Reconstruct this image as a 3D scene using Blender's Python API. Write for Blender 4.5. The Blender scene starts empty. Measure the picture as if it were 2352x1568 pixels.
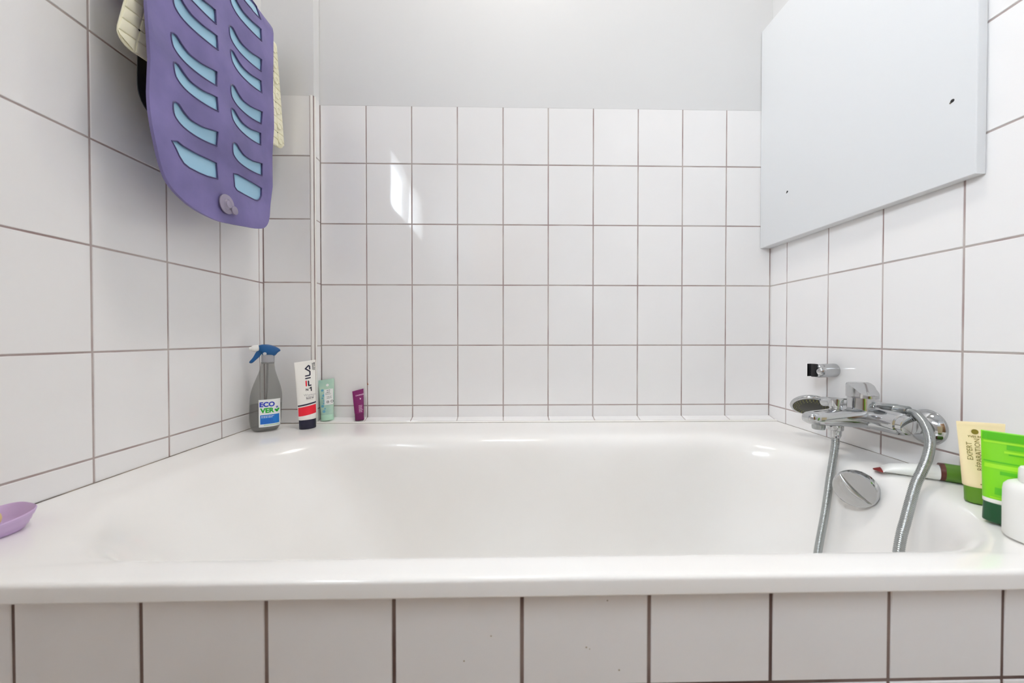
import bpy, bmesh, math, random
from mathutils import Vector, Matrix, Euler, geometry
random.seed(7)
S = bpy.context.scene
C = S.collection
PI = math.pi
Z0 = 0.875          # camera height; everything is authored relative to it and lifted at the end

# ------------------------------------------------------------------ camera
F_PX = 826.5
cam_d = bpy.data.cameras.new('camera')
cam = bpy.data.objects.new('camera', cam_d); C.objects.link(cam)
cam_d.sensor_fit = 'HORIZONTAL'; cam_d.sensor_width = 36.0
cam_d.lens = F_PX / 2352 * 36.0
cam_d.clip_start = 0.02
cam_d.dof.use_dof = True; cam_d.dof.focus_distance = 1.1; cam_d.dof.aperture_fstop = 4.5
_pi, _ya, _ro = -0.01167, -0.02026, 0.00017
Mr = Matrix.Rotation(_ya, 3, 'Z') @ Matrix.Rotation(_pi, 3, 'X') @ Matrix.Rotation(_ro, 3, 'Y')
cam.matrix_world = (Mr @ Matrix.Rotation(PI / 2, 3, 'X')).to_4x4()
S.camera = cam

# ------------------------------------------------------------------ world, light, exposure
w = bpy.data.worlds.new('world'); S.world = w; w.use_nodes = True
bg = w.node_tree.nodes['Background']
bg.inputs[0].default_value = (0.80, 0.90, 1.0, 1); bg.inputs[1].default_value = 18.0
def area(name, loc, direction, sx, sy, power, col):
    d = bpy.data.lights.new(name, 'AREA'); d.shape = 'RECTANGLE'; d.size = sx; d.size_y = sy
    d.energy = power; d.color = col
    o = bpy.data.objects.new(name, d); C.objects.link(o); o.location = loc
    o.rotation_euler = Vector(direction).to_track_quat('-Z', 'Z').to_euler()
    return o
WIN = (-1.26, -0.14, 0.92, 1.40)      # y0, y1, z0, z1 of the window in the left wall
area('sky_daylight', (-1.70, -1.10, 1.72), (1, 0.42, -0.62), 1.5, 1.0, 108, (0.90, 0.955, 1.0))
portal = area('window_portal', (-0.905, (WIN[0] + WIN[1]) / 2, (WIN[2] + WIN[3]) / 2), (1, 0, 0), WIN[1] - WIN[0], WIN[3] - WIN[2], 1, (1, 1, 1))
portal.data.cycles.is_portal = True
lamp_d = bpy.data.lights.new('fill_lamp_light', 'AREA'); lamp_d.shape = 'DISK'; lamp_d.size = 0.34; lamp_d.energy = 13.5; lamp_d.color = (1.0, 0.96, 0.90)  # fill lamp added out of view to brighten the bath rim
lamp_l = bpy.data.objects.new('fill_lamp_light', lamp_d); C.objects.link(lamp_l); lamp_l.location = (0.05, 0.62, 2.238)
S.view_settings.view_transform = 'Standard'; S.view_settings.look = 'None'
S.view_settings.gamma = 1.0; S.view_settings.use_curve_mapping = False
S.view_settings.exposure = 0.30
S.cycles.max_bounces = 16; S.cycles.diffuse_bounces = 10; S.cycles.glossy_bounces = 8
S.cycles.transparent_max_bounces = 12; S.cycles.caustics_reflective = False; S.cycles.caustics_refractive = False
S.cycles.sample_clamp_indirect = 6.0

# ------------------------------------------------------------------ materials
def lin(r, g, b):
    f = lambda c: (c / 255 / 12.92) if c / 255 <= 0.04045 else ((c / 255 + 0.055) / 1.055) ** 2.4
    return (f(r), f(g), f(b), 1)
def mat(name, col, rough=0.5, metal=0.0, **kw):
    m = bpy.data.materials.new(name); m.use_nodes = True
    b = m.node_tree.nodes['Principled BSDF']
    b.inputs['Base Color'].default_value = col; b.inputs['Roughness'].default_value = rough
    b.inputs['Metallic'].default_value = metal
    for k, v in kw.items(): b.inputs[k.replace('_', ' ')].default_value = v
    return m
def nodes(m): return m.node_tree.nodes, m.node_tree.links, m.node_tree.nodes['Principled BSDF']
def vary(m, c1, c2, scale, detail=3.0, lo=0.35, hi=0.65, coord='Object'):
    n, l, b = nodes(m)
    tc = n.new('ShaderNodeTexCoord'); tx = n.new('ShaderNodeTexNoise'); r = n.new('ShaderNodeValToRGB')
    tx.inputs['Scale'].default_value = scale; tx.inputs['Detail'].default_value = detail
    r.color_ramp.elements[0].position = lo; r.color_ramp.elements[0].color = c1
    r.color_ramp.elements[1].position = hi; r.color_ramp.elements[1].color = c2
    l.new(tc.outputs[coord], tx.inputs['Vector']); l.new(tx.outputs[0], r.inputs[0]); l.new(r.outputs[0], b.inputs['Base Color'])
    return m
def bump(m, scale, strength, dist=0.001, detail=2.0):
    n, l, b = nodes(m)
    tc = n.new('ShaderNodeTexCoord'); tx = n.new('ShaderNodeTexNoise'); bp = n.new('ShaderNodeBump')
    tx.inputs['Scale'].default_value = scale; tx.inputs['Detail'].default_value = detail
    bp.inputs['Strength'].default_value = strength; bp.inputs['Distance'].default_value = dist
    l.new(tc.outputs['Object'], tx.inputs['Vector']); l.new(tx.outputs[0], bp.inputs['Height']); l.new(bp.outputs[0], b.inputs['Normal'])
    return m
M = {}
M['tile'] = bump(vary(mat('white_glazed_tile', lin(234, 233, 233), 0.05), lin(233, 232, 232), lin(236, 235, 235), 3.0), 14, 0.25, 0.0006)
M['grout'] = vary(mat('mauve_grout', lin(172, 156, 153), 0.9), lin(156, 136, 134), lin(186, 177, 173), 9.0, 4.0)
M['apron_grout'] = vary(mat('brown_grout', lin(110, 92, 86), 0.9), lin(92, 72, 66), lin(140, 122, 114), 8.0, 4.0)
M['seam'] = vary(mat('dark_sealant', lin(95, 85, 75), 0.8), lin(55, 48, 42), lin(150, 138, 125), 16.0, 4.0)
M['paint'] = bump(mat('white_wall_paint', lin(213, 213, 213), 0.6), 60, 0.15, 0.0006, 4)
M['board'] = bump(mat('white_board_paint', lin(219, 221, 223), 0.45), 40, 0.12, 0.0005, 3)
M['profile'] = mat('white_edge_profile', lin(236, 234, 230), 0.3)
M['enamel'] = vary(mat('white_enamel', lin(240, 239, 236), 0.2, Coat_Weight=0.25), lin(239, 237, 234), lin(241, 240, 238), 4.0)
M['chrome'] = mat('chrome', (0.56, 0.57, 0.58, 1), 0.07, 1.0)
M['chrome_dull'] = mat('dull_chrome', (0.40, 0.42, 0.42, 1), 0.2, 1.0)
M['black'] = mat('black_rubber', lin(22, 20, 22), 0.6)
M['floor'] = vary(mat('beige_floor', lin(142, 120, 92), 0.4), lin(132, 110, 82), lin(152, 130, 102), 5.0)
M['wood'] = vary(mat('brown_wood', lin(150, 112, 70), 0.45), lin(132, 94, 56), lin(168, 128, 84), 6.0)
M['whiteplastic'] = mat('white_plastic', lin(238, 238, 234), 0.35)

# ------------------------------------------------------------------ helpers
def fin(bm, name, mats, parent=None, smooth=True, angle=38, world=True, root=None):
    me = bpy.data.meshes.new(name)
    if parent is not None and world:
        r = parent
        while r.parent: r = r.parent
        bm.transform(r.matrix_basis.inverted())
    bmesh.ops.recalc_face_normals(bm, faces=bm.faces[:])
    bm.to_mesh(me); bm.free()
    if not isinstance(mats, (list, tuple)): mats = [mats]
    for m in mats: me.materials.append(m)
    if smooth:
        me.polygons.foreach_set('use_smooth', [True] * len(me.polygons))
        me.set_sharp_from_angle(angle=math.radians(angle))
    o = bpy.data.objects.new(name, me); C.objects.link(o)
    if parent is not None: o.parent = parent
    return o
def setp(o, label=None, cat=None, group=None, kind=None):
    if label: o['label'] = label
    if cat: o['category'] = cat
    if group: o['group'] = group
    if kind: o['kind'] = kind
    return o
def struct(o, label=None, cat=None): return setp(o, label, cat, None, 'structure')
def thing(name, label, cat, loc=(0, 0, 0), rot=(0, 0, 0), group=None):
    o = bpy.data.objects.new(name, None); C.objects.link(o)
    o.empty_display_size = 0.03
    o.location = loc; o.rotation_euler = rot
    o.matrix_basis = Matrix.LocRotScale(Vector(loc), Euler(rot), None)
    return setp(o, label, cat, group)
def box(bm, x0, x1, y0, y1, z0, z1, mi=0, bev=0.0, seg=2):
    vs = [bm.verts.new((x, y, z)) for x in (x0, x1) for y in (y0, y1) for z in (z0, z1)]
    fs = [bm.faces.new([vs[i] for i in q]) for q in ((0, 1, 3, 2), (4, 6, 7, 5), (0, 4, 5, 1), (2, 3, 7, 6), (0, 2, 6, 4), (1, 5, 7, 3))]
    for f in fs: f.material_index = mi
    if bev > 0:
        es = {e for f in fs for e in f.edges}
        bmesh.ops.bevel(bm, geom=list(es), offset=bev, segments=seg, profile=0.5, affect='EDGES', material=-1)
    return fs
def rings(bm, loops, closed=True, cap0=True, cap1=True, mi=0):
    R = [[bm.verts.new(p) for p in lp] for lp in loops]
    n = len(R[0])
    for a, b in zip(R, R[1:]):
        for i in range(n if closed else n - 1):
            j = (i + 1) % n
            f = bm.faces.new((a[i], a[j], b[j], b[i])); f.material_index = mi
    if cap0: bm.faces.new(R[0][::-1]).material_index = mi
    if cap1: bm.faces.new(R[-1]).material_index = mi
    return R
def frame(axis):
    a = Vector(axis).normalized()
    u = a.orthogonal().normalized(); v = a.cross(u)
    return a, u, v
def lathe(bm, base, axis, prof, n=32, mi=0, cap0=True, cap1=True):
    a, u, v = frame(axis); base = Vector(base)
    return rings(bm, [[base + a * h + (u * math.cos(2 * PI * i / n) + v * math.sin(2 * PI * i / n)) * r for i in range(n)] for h, r in prof], True, cap0, cap1, mi)
def sweep(bm, pts, radii, n=14, mi=0, squash=None):
    pts = [Vector(p) for p in pts]; loops = []
    t = (pts[1] - pts[0]).normalized(); u = t.orthogonal().normalized()
    for i, p in enumerate(pts):
        t = (pts[min(i + 1, len(pts) - 1)] - pts[max(i - 1, 0)]).normalized()
        u = (u - t * u.dot(t)).normalized(); v = t.cross(u)
        r = radii[i] if isinstance(radii, (list, tuple)) else radii
        loops.append([p + (u * math.cos(2 * PI * k / n) + v * math.sin(2 * PI * k / n)) * r for k in range(n)])
    return rings(bm, loops, True, True, True, mi)
def catmull(P, step):
    P = [Vector(p) for p in P]; Q = [P[0] * 2 - P[1]] + P + [P[-1] * 2 - P[-2]]; out = []
    for i in range(1, len(Q) - 2):
        p0, p1, p2, p3 = Q[i - 1:i + 3]; m = max(2, int((p2 - p1).length / step))
        for k in range(m):
            t = k / m
            out.append(0.5 * ((2 * p1) + (p2 - p0) * t + (2 * p0 - 5 * p1 + 4 * p2 - p3) * t * t + (3 * p1 - p0 - 3 * p2 + p3) * t ** 3))
    out.append(P[-1]); return out
def resample(P, step):
    out = [P[0]]; acc = 0
    for a, b in zip(P, P[1:]):
        d = (b - a).length; pos = step - acc
        while pos <= d:
            out.append(a.lerp(b, pos / d)); pos += step
        acc = (acc + d) % step
    return out
def lerp(a, b, t): return a + (b - a) * t
def interp(x, table):
    for (a, va), (b, vb) in zip(table, table[1:]):
        if x <= b: return lerp(va, vb, max(0, (x - a) / (b - a)))
    return table[-1][1]

# ------------------------------------------------------------------ tiled walls (real tiles standing proud of the grout)
GAP = 0.0034
def tiles(bm, o, u, v, nrm, us, vs, skip=None, gap=GAP, proud=0.0013, bev=0.0010, seed=1):
    """o: wall point, u / v in-plane axes, nrm outward; tiles between consecutive lines us, vs; glazed face lies in the plane."""
    rnd = random.Random(seed)
    o, u, v, nrm = Vector(o), Vector(u), Vector(v), Vector(nrm).normalized()
    for a, b in zip(us, us[1:]):
        for c, d in zip(vs, vs[1:]):
            if skip and skip(a, b, c, d): continue
            g = gap / 2
            tu, tv = rnd.uniform(-.0016, .0016), rnd.uniform(-.0016, .0016)
            def P(x, y, h):
                t = tu * (x - (a + b) / 2) + tv * (y - (c + d) / 2)
                return bm.verts.new(o + u * x + v * y + nrm * (h + t))
            rectv = lambda i, h: [P(a + g + i, c + g + i, h), P(b - g - i, c + g + i, h), P(b - g - i, d - g - i, h), P(a + g + i, d - g - i, h)]
            r0, r1, r2 = rectv(0, -proud - .002), rectv(0.0001, -bev), rectv(bev, 0)
            for p, q in ((r0, r1), (r1, r2)):
                for i in range(4): bm.faces.new((p[i], p[(i + 1) % 4], q[(i + 1) % 4], q[i]))
            bm.faces.new(r2)
def slab(bm, o, u, v, nrm, u0, u1, v0, v1, h0, h1, mi):
    o, u, v, nrm = Vector(o), Vector(u), Vector(v), Vector(nrm).normalized()
    vs = [bm.verts.new(o + u * x + v * y + nrm * z) for x in (u0, u1) for y in (v0, v1) for z in (h0, h1)]
    for q in ((0, 1, 3, 2), (4, 6, 7, 5), (0, 4, 5, 1), (2, 3, 7, 6), (0, 2, 6, 4), (1, 5, 7, 3)):
        bm.faces.new([vs[i] for i in q]).material_index = mi
PR = 0.0013
FLOOR = -Z0; CEIL = 2.30; YF = -1.35
ROWS = [-0.8285, -0.6285, -0.4285, -0.2285, -0.0280, 0.1725, 0.3730, 0.5735, 0.7615]
TOP = 0.7615
# left wall
oL, uL, nL = (-0.77024 - 0.0198, 0, 0), (0.0198, 1, 0), (1, -0.0198, 0)
bm = bmesh.new()
colsL = [1.144 - 0.15 * k for k in range(17)][::-1]
colsL[-4:] = [0.6938, 0.8435, 0.9940, 1.1442]
tiles(bm, oL, uL, (0, 0, 1), nL, [-1.35] + [c for c in colsL if c > -1.3] + [1.162], ROWS, lambda a, b, c, d: False, seed=1)
slab(bm, oL, uL, (0, 0, 1), nL, YF - .1, 1.30, FLOOR, TOP, -.12, -PR, 1)
y0, y1, z0, z1 = WIN
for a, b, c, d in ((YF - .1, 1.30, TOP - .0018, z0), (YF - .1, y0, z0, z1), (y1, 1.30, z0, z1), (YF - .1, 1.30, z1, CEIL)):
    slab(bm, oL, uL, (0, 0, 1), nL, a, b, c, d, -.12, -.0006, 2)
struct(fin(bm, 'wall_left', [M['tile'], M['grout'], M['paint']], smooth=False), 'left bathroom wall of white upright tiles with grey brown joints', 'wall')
# window behind the camera that lights the room
bm = bmesh.new()
xw = -0.80
for a, b, c, d in ((y0, y1, z0, z0 + .045), (y0, y1, z1 - .045, z1), (y0, y0 + .045, z0, z1), (y1 - .045, y1, z0, z1), ((y0 + y1) / 2 - .025, (y0 + y1) / 2 + .025, z0, z1)):
    box(bm, xw - .075, xw - .025, a, b, c, d)
wf = struct(fin(bm, 'window_1', M['profile'], smooth=False), 'white framed window high in the left wall behind the viewpoint', 'window')
glass = bpy.data.materials.new('window_glass'); glass.use_nodes = True
n = glass.node_tree.nodes; n.clear()
out = n.new('ShaderNodeOutputMaterial'); mx = n.new('ShaderNodeMixShader'); tr = n.new('ShaderNodeBsdfTransparent'); gl = n.new('ShaderNodeBsdfGlossy')
gl.inputs['Roughness'].default_value = 0.02; mx.inputs[0].default_value = 0.06
glass.node_tree.links.new(tr.outputs[0], mx.inputs[1]); glass.node_tree.links.new(gl.outputs[0], mx.inputs[2]); glass.node_tree.links.new(mx.outputs[0], out.inputs[0])
bm = bmesh.new(); box(bm, xw - .052, xw - .048, y0 + .04, y1 - .04, z0 + .04, z1 - .04)
fin(bm, 'pane', glass, wf, smooth=False)
# right wall
oR, uR, nR = (0.89029 - 0.02993, 0, 0), (0.02993, 1, 0), (-1, 0.02993, 0)
bm = bmesh.new()
colsR = [1.1255, 0.9745, 0.8274, 0.6752] + [0.6752 - 0.15 * k for k in range(1, 14)]
tiles(bm, oR, uR, (0, 0, 1), nR, [-1.35] + [c for c in colsR[::-1] if c > -1.3] + [1.2115], ROWS, seed=2)
slab(bm, oR, uR, (0, 0, 1), nR, YF - .1, 1.30, FLOOR, TOP, -.12, -PR, 1)
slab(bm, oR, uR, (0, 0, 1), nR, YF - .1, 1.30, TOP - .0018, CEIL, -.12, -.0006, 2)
struct(fin(bm, 'wall_right', [M['tile'], M['grout'], M['paint']], smooth=False), 'right bathroom wall of white tiles carrying the chrome bath mixer', 'wall')
# back wall
YB = 1.1981
bm = bmesh.new()
colsB = [-0.6045, -0.4550, -0.3062, -0.1561, -0.0052, 0.1449, 0.2952, 0.4454, 0.5953, 0.7440, 0.8945]
rowsB = [-0.268, -0.2263, -0.0266, 0.1730, 0.3729, 0.5710, 0.7612]
tiles(bm, (0, YB, 0), (1, 0, 0), (0, 0, 1), (0, -1, 0), colsB, rowsB, seed=3)
slab(bm, (0, YB, 0), (1, 0, 0), (0, 0, 1), (0, -1, 0), -.90, 1.02, FLOOR, 0.7612, -.10, -PR, 1)
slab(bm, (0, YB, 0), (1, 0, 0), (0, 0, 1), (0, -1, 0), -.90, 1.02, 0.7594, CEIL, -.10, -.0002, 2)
lathe(bm, (-0.4525, YB + .0005, -0.1555), (0, -1, 0), [(0, .0022), (.0011, .0012)], 9, 3)
lathe(bm, (-0.4532, YB + .0005, -0.1515), (0, -1, 0), [(0, .0015), (.0010, .0008)], 9, 3)
struct(fin(bm, 'wall_back', [M['tile'], M['grout'], M['paint'], mat('rust_speck', lin(168, 92, 40), 0.8)], smooth=False), 'white tiled back wall above the bath with painted upper part', 'wall')
# boxed pipe chase in the back left corner
YC = 1.162
bm = bmesh.new()
rowsC = [-0.2760, -0.2305, -0.0277, 0.1750, 0.3765, 0.5765, 0.7680]
tiles(bm, (0, YC, 0), (1, 0, 0), (0, 0, 1), (0, -1, 0), [-0.7670, -0.6175], rowsC, seed=4)
tiles(bm, (-0.6045, 0, 0), (0, 1, 0), (0, 0, 1), (1, 0, 0), [YC + .006, YB], rowsC, seed=5, gap=.0028)
bx = lambda x0, x1, ya, yb, za, zb, mi: box(bm, x0, x1, ya, yb, za, zb, mi)
bx(-0.80, -0.6045 - PR, YC + PR, YB - .001, -0.42, 0.768, 1)
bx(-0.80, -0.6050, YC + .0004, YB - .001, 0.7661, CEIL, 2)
struct(fin(bm, 'wall_chase', [M['tile'], M['grout'], M['paint']], smooth=False), 'narrow tiled box hiding pipes in the back left corner', 'wall')
bm = bmesh.new()
pts = []
for k in range(9):
    a = k / 8 * PI / 2
    pts.append((-0.6155 + .0110 * math.sin(a), YC + .0100 - .0112 * math.cos(a)))
pts = [(-0.6165, YC + .006)] + [(-0.6165, YC - .0012)] + pts + [(-0.6035, YC + .0085), (-0.6085, YC + .0085)]
rings(bm, [[(x, y, z) for x, y in pts] for z in (-0.2755, 0.767)])
struct(fin(bm, 'trim_2', M['profile'], angle=50), 'thin white vertical edge strip on the corner of the tiled pipe box', 'edge strip')
# tiled ledge along the back of the bath
bm = bmesh.new()
vl = Vector((0, YB - (YC + .006), 0.0090))
tiles(bm, (0, YC + .006, -0.2720), (1, 0, 0), vl.normalized(), (0, -0.25, 1), colsB, [0.0015, vl.length], seed=6, gap=.0024)
vs = [bm.verts.new(p) for x in (-0.6045, 0.8965) for p in ((x, YC + .001, -0.288), (x, YC + .001, -0.2745), (x, YB - .003, -0.2655), (x, YB - .003, -0.288))]
for q in ((0, 1, 2, 3), (7, 6, 5, 4), (0, 4, 5, 1), (1, 5, 6, 2), (2, 6, 7, 3), (3, 7, 4, 0)): bm.faces.new([vs[i] for i in q]).material_index = 1
struct(fin(bm, 'trim_1', [M['tile'], M['grout']], smooth=False), 'narrow sloping tiled ledge along the back rim of the bath', 'ledge')
bm = bmesh.new()
pts = [(YC + .0065, -0.2730), (YC + .0065, -0.2716)] + [(YC + .0015 - .0035 * math.sin(a), -0.2748 + .0035 * math.cos(a)) for a in [k / 6 * PI / 2 for k in range(7)]] + [(YC - .002, -0.2785), (YC + .001, -0.2785), (YC + .001, -0.2740)]
rings(bm, [[(x, y, z) for y, z in pts] for x in (-0.603, 0.8950)])
struct(fin(bm, 'trim_3', M['profile'], angle=50), 'thin white strip along the front edge of the tiled ledge', 'edge strip')
# bath apron
YA = 0.4286
bm = bmesh.new()
colsA = [-0.7900, -0.7260, -0.5760, -0.4293, -0.2835, -0.1327, 0.0207, 0.1752, 0.3252, 0.4727, 0.6168, 0.7650, 0.8720]
tiles(bm, (0, YA, 0), (1, 0, 0), (0, 0, 1), (0, -1, 0), colsA, [FLOOR + .002, -0.8250, -0.6240, -0.4225, -0.2990], seed=7, gap=.0042)
slab(bm, (0, YA, 0), (1, 0, 0), (0, 0, 1), (0, -1, 0), -0.781, 0.873, FLOOR, -0.2985, -.03, -PR, 1)
for x_, z_, q_ in ((-.0165, -.3587, .0011), (.0985, -.3745, .0013), (.1025, -.3765, .0008), (-.0490, -.3885, .0012), (.1385, -.4030, .0014), (.1240, -.3180, .0008)):
    lathe(bm, (x_, YA + .0004, z_), (0, -1, 0), [(0, q_), (.0007, q_ * .6)], 9, 2)
struct(fin(bm, 'wall_apron', [M['tile'], M['apron_grout'], mat('dried_splash', lin(150, 134, 104), 0.7)], smooth=False), 'tiled front panel below the rim of the bath', 'bath panel')
# rest of the room
bm = bmesh.new(); box(bm, -1.0, 1.05, YF - .1, YB + .09, FLOOR - .1, FLOOR)
struct(fin(bm, 'floor', M['floor'], smooth=False), 'beige bathroom floor', 'floor')
bm = bmesh.new(); box(bm, -1.0, 1.05, YF - .1, YB + .09, CEIL, CEIL + .1)
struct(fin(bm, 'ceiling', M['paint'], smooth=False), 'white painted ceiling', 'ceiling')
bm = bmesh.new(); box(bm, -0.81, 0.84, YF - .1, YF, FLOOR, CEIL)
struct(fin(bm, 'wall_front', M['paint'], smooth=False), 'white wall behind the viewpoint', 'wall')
bm = bmesh.new(); box(bm, -0.32, 0.48, YF, YF + .035, FLOOR + .005, FLOOR + 2.0, 0, .004)
d1 = struct(fin(bm, 'door_1', M['wood']), 'brown wooden door behind the viewpoint', 'door')
bm = bmesh.new(); sweep(bm, [(-.26, YF + .03, FLOOR + 1.02), (-.26, YF + .085, FLOOR + 1.02), (-.24, YF + .09, FLOOR + 1.02), (-.15, YF + .09, FLOOR + 1.02)], .009)
fin(bm, 'door_handle', M['chrome'], d1)

t = thing('fill_lamp', 'unseen round ceiling lamp added as fill light above the bath', 'lamp', (0.05, 0.62, CEIL))
bm = bmesh.new(); lathe(bm, (0.05, 0.62, CEIL), (0, 0, -1), [(0, .19), (.045, .19), (.058, .183), (.058, .172), (.04, .172)], 48)  # housing for the added fill lamp, out of view
fin(bm, 'fill_lamp_housing', M['whiteplastic'], t)
# ------------------------------------------------------------------ painted board on the right wall
t = thing('wall_board', 'large white painted board fixed to the right wall above the taps', 'board', (0.86, 0.92, 0.30))
bm = bmesh.new()
xf = 0.8595
P = []
for z in (0.2985, 1.02):
    P.append([(xf, 1.1965, z), (xf, 0.6425, z), (0.877, 0.6425, z), (0.8935, 1.1965, z)])
rings(bm, P)
bmesh.ops.bevel(bm, geom=[e for e in bm.edges if abs(e.verts[0].co.x - xf) < .001 and abs(e.verts[1].co.x - xf) < .001 and min(e.verts[0].co.y, e.verts[1].co.y) < .7 or (abs(e.verts[0].co.z - .2985) < .001 and abs(e.verts[1].co.z - .2985) < .001 and abs(e.verts[0].co.x - xf) < .001 and abs(e.verts[1].co.x - xf) < .001)], offset=.0025, segments=3, profile=.5, affect='EDGES')
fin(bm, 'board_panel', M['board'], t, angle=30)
for y, z, r in ((1.0827, 0.4424, .0032), (0.679, 0.4536, .0034)):
    bm = bmesh.new(); lathe(bm, (xf + .0010, y, z), (-1, 0, 0), [(0, r), (.0011, r), (.0016, r * .8)], 12)
    lathe(bm, (xf + .0010, y + r * .8, z - r * .7), (-1, 0, 0), [(0, r * .7), (.0012, r * .6)], 9, 1)
    setp(fin(bm, 'screw_hole', [M['black'], M['seam']], t), 'dark screw hole')

# ------------------------------------------------------------------ bathtub
t = thing('bathtub', 'white enamel built-in bathtub with rounded rim behind the tiled front panel', 'bathtub', (0, 0.786, -0.70))
RZ = -0.2755
NC, NS = 12, 14
def rrect(xl, xr, yf, yb, rl, rr, z, skewL=0.0, skewR=0.0, ry=None):
    """rounded rectangle loop; rl / rr corner radius left / right, skew shifts the far corners in x."""
    out = []
    def corner(cx, cy, rx, rY, a0):
        for k in range(NC + 1):
            a = a0 + k / NC * PI / 2
            out.append((cx + rx * math.cos(a), cy + rY * math.sin(a)))
    def seg(p, q):
        for k in range(1, NS): out.append((lerp(p[0], q[0], k / NS), lerp(p[1], q[1], k / NS)))
    rl = max(rl, .0005); rr = max(rr, .0005)
    ryl = min(rl * (ry or 1), (yb - yf) / 2 * .98); ryr = min(rr * (ry or 1), (yb - yf) / 2 * .98)
    corner(xr - rr, yb - ryr, rr, ryr, 0); seg(out[-1], (xl + rl, yb))
    corner(xl + rl, yb - ryl, rl, ryl, PI / 2); seg(out[-1], (xl, yf + ryl))
    corner(xl + rl, yf + ryl, rl, ryl, PI); seg(out[-1], (xr - rr, yf))
    corner(xr - rr, yf + ryr, rr, ryr, 1.5 * PI); seg(out[-1], (xr, yb - ryr))
    res = []
    for x, y in out:
        f = (y - yf) / (yb - yf); s = (x - xl) / (xr - xl)
        res.append((x + lerp(skewL, skewR, s) * f, y, z))
    return res
YE = 0.4075
OL, OR = -0.7800, 0.8720      # rim ends at the front; the walls toe out towards the back
oskL, oskR = 0.0142, 0.0220
L_ = []
def outer(i, z, e=0): L_.append(rrect(OL + .0, OR - .0, YE + i, YC - .001 , .003 + e, .003 + e, z, oskL, oskR))
L_ += [rrect(OL + .04, OR - .04, YE + .03, YC - .03, .01, .01, -0.2950, oskL, oskR)]
outer(.0040, -0.2985); outer(.0010, -0.2978); outer(0, -0.2962); outer(0, -0.2945); outer(.0003, -0.2860); outer(.0006, -0.2815)
for k in range(1, 6):
    a = k / 5 * PI / 2
    outer(.0006 + .0055 * (1 - math.cos(a)), -0.2810 + .0055 * math.sin(a), .002)
outer(.0075, RZ + .0001, .003)
IN = [  # xl, xr, yf, yb, rl, rr, z
    (-0.735, 0.835, 0.4350, 1.085, .10, .10, RZ + .0000),
    (-0.700, 0.800, 0.4450, 1.045, .16, .16, RZ - .0006),
    (-0.680, 0.780, 0.4520, 1.022, .20, .19, RZ - .0022),
    (-0.668, 0.768, 0.4575, 1.010, .21, .20, RZ - .0055),
    (-0.656, 0.758, 0.4635, 1.000, .21, .20, RZ - .0120),
    (-0.645, 0.751, 0.4690, 0.992, .21, .20, RZ - .0220),
    (-0.632, 0.745, 0.4735, 0.986, .21, .20, RZ - .0380),
    (-0.610, 0.738, 0.4780, 0.981, .21, .20, RZ - .0650),
    (-0.575, 0.729, 0.4825, 0.976, .21, .20, RZ - .1050),
    (-0.515, 0.715, 0.4890, 0.970, .20, .19, RZ - .1700),
    (-0.455, 0.700, 0.4960, 0.963, .19, .19, RZ - .2400),
    (-0.400, 0.685, 0.5040, 0.955, .18, .18, RZ - .3050),
    (-0.360, 0.668, 0.5150, 0.943, .17, .17, RZ - .3500),
    (-0.325, 0.640, 0.5320, 0.925, .16, .16, RZ - .3760),
    (-0.280, 0.600, 0.5600, 0.895, .14, .14, RZ - .3900),
    (-0.180, 0.500, 0.6300, 0.830, .09, .09, RZ - .3960)]
for xl, xr, yf, yb, rl, rr, z in IN: L_.append(rrect(xl, xr, yf, yb, rl, rr, z, .006, .008, 1.0))
bm = bmesh.new()
rings(bm, L_, True, False, True)
shell = fin(bm, 'tub_shell', M['enamel'], t, angle=180)
sd_ = shell.modifiers.new('smooth', 'SUBSURF'); sd_.levels = 1; sd_.render_levels = 2
# overflow dial on the right inner wall
kc = Vector((0.7250, 0.7260, -0.3130)); kn = Vector((-0.84, -0.54, -0.02)).normalized()
bm = bmesh.new()
lathe(bm, kc - kn * .030, kn, [(0, .022), (.020, .022), (.020, .0345), (.0205, .0362), (.0345, .0362), (.0375, .0352), (.0390, .0335), (.0398, .027), (.0402, .015), (.0403, .001)], 48)
dial = fin(bm, 'overflow_dial', M['chrome'], t, angle=30)
_, ku, kv = frame(kn)
up = (Vector((0, 0, 1)) - kn * kn.z).normalized(); sd = kn.cross(up)
bm = bmesh.new()
d1_ = (sd * 0.72 + up * 0.70).normalized(); d2_ = kn.cross(d1_)
pts = []
for k in range(13):
    a = (k - 6) / 6
    pts.append(kc + kn * (.0098 + .0035 * (1 - a * a)) + d1_ * (a * .033) + d2_ * (.006 * (1 - a * a) - .003))
sweep(bm, pts, [.0012 + .0030 * (1 - ((k - 6) / 6) ** 2) for k in range(13)], 10)
fin(bm, 'dial_grip', M['chrome'], dial)

# sealant line where the bath meets the walls
bm = bmesh.new()
def bead(p, q, r): sweep(bm, [p, q], r, 8)
bead((-0.7795, .43, RZ - .001), (-0.7672, YC - .002, RZ - .001), .0022)
bead((0.8735, .43, RZ - .001), (0.8948, YC - .002, RZ - .001), .0018)
bead((-0.7672, YC - .002, RZ - .001), (0.8948, YC - .002, RZ - .001), .0016)
struct(fin(bm, 'trim_4', M['seam']), 'dark dirty sealant line between bath rim and wall tiles', 'sealant line')

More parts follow.
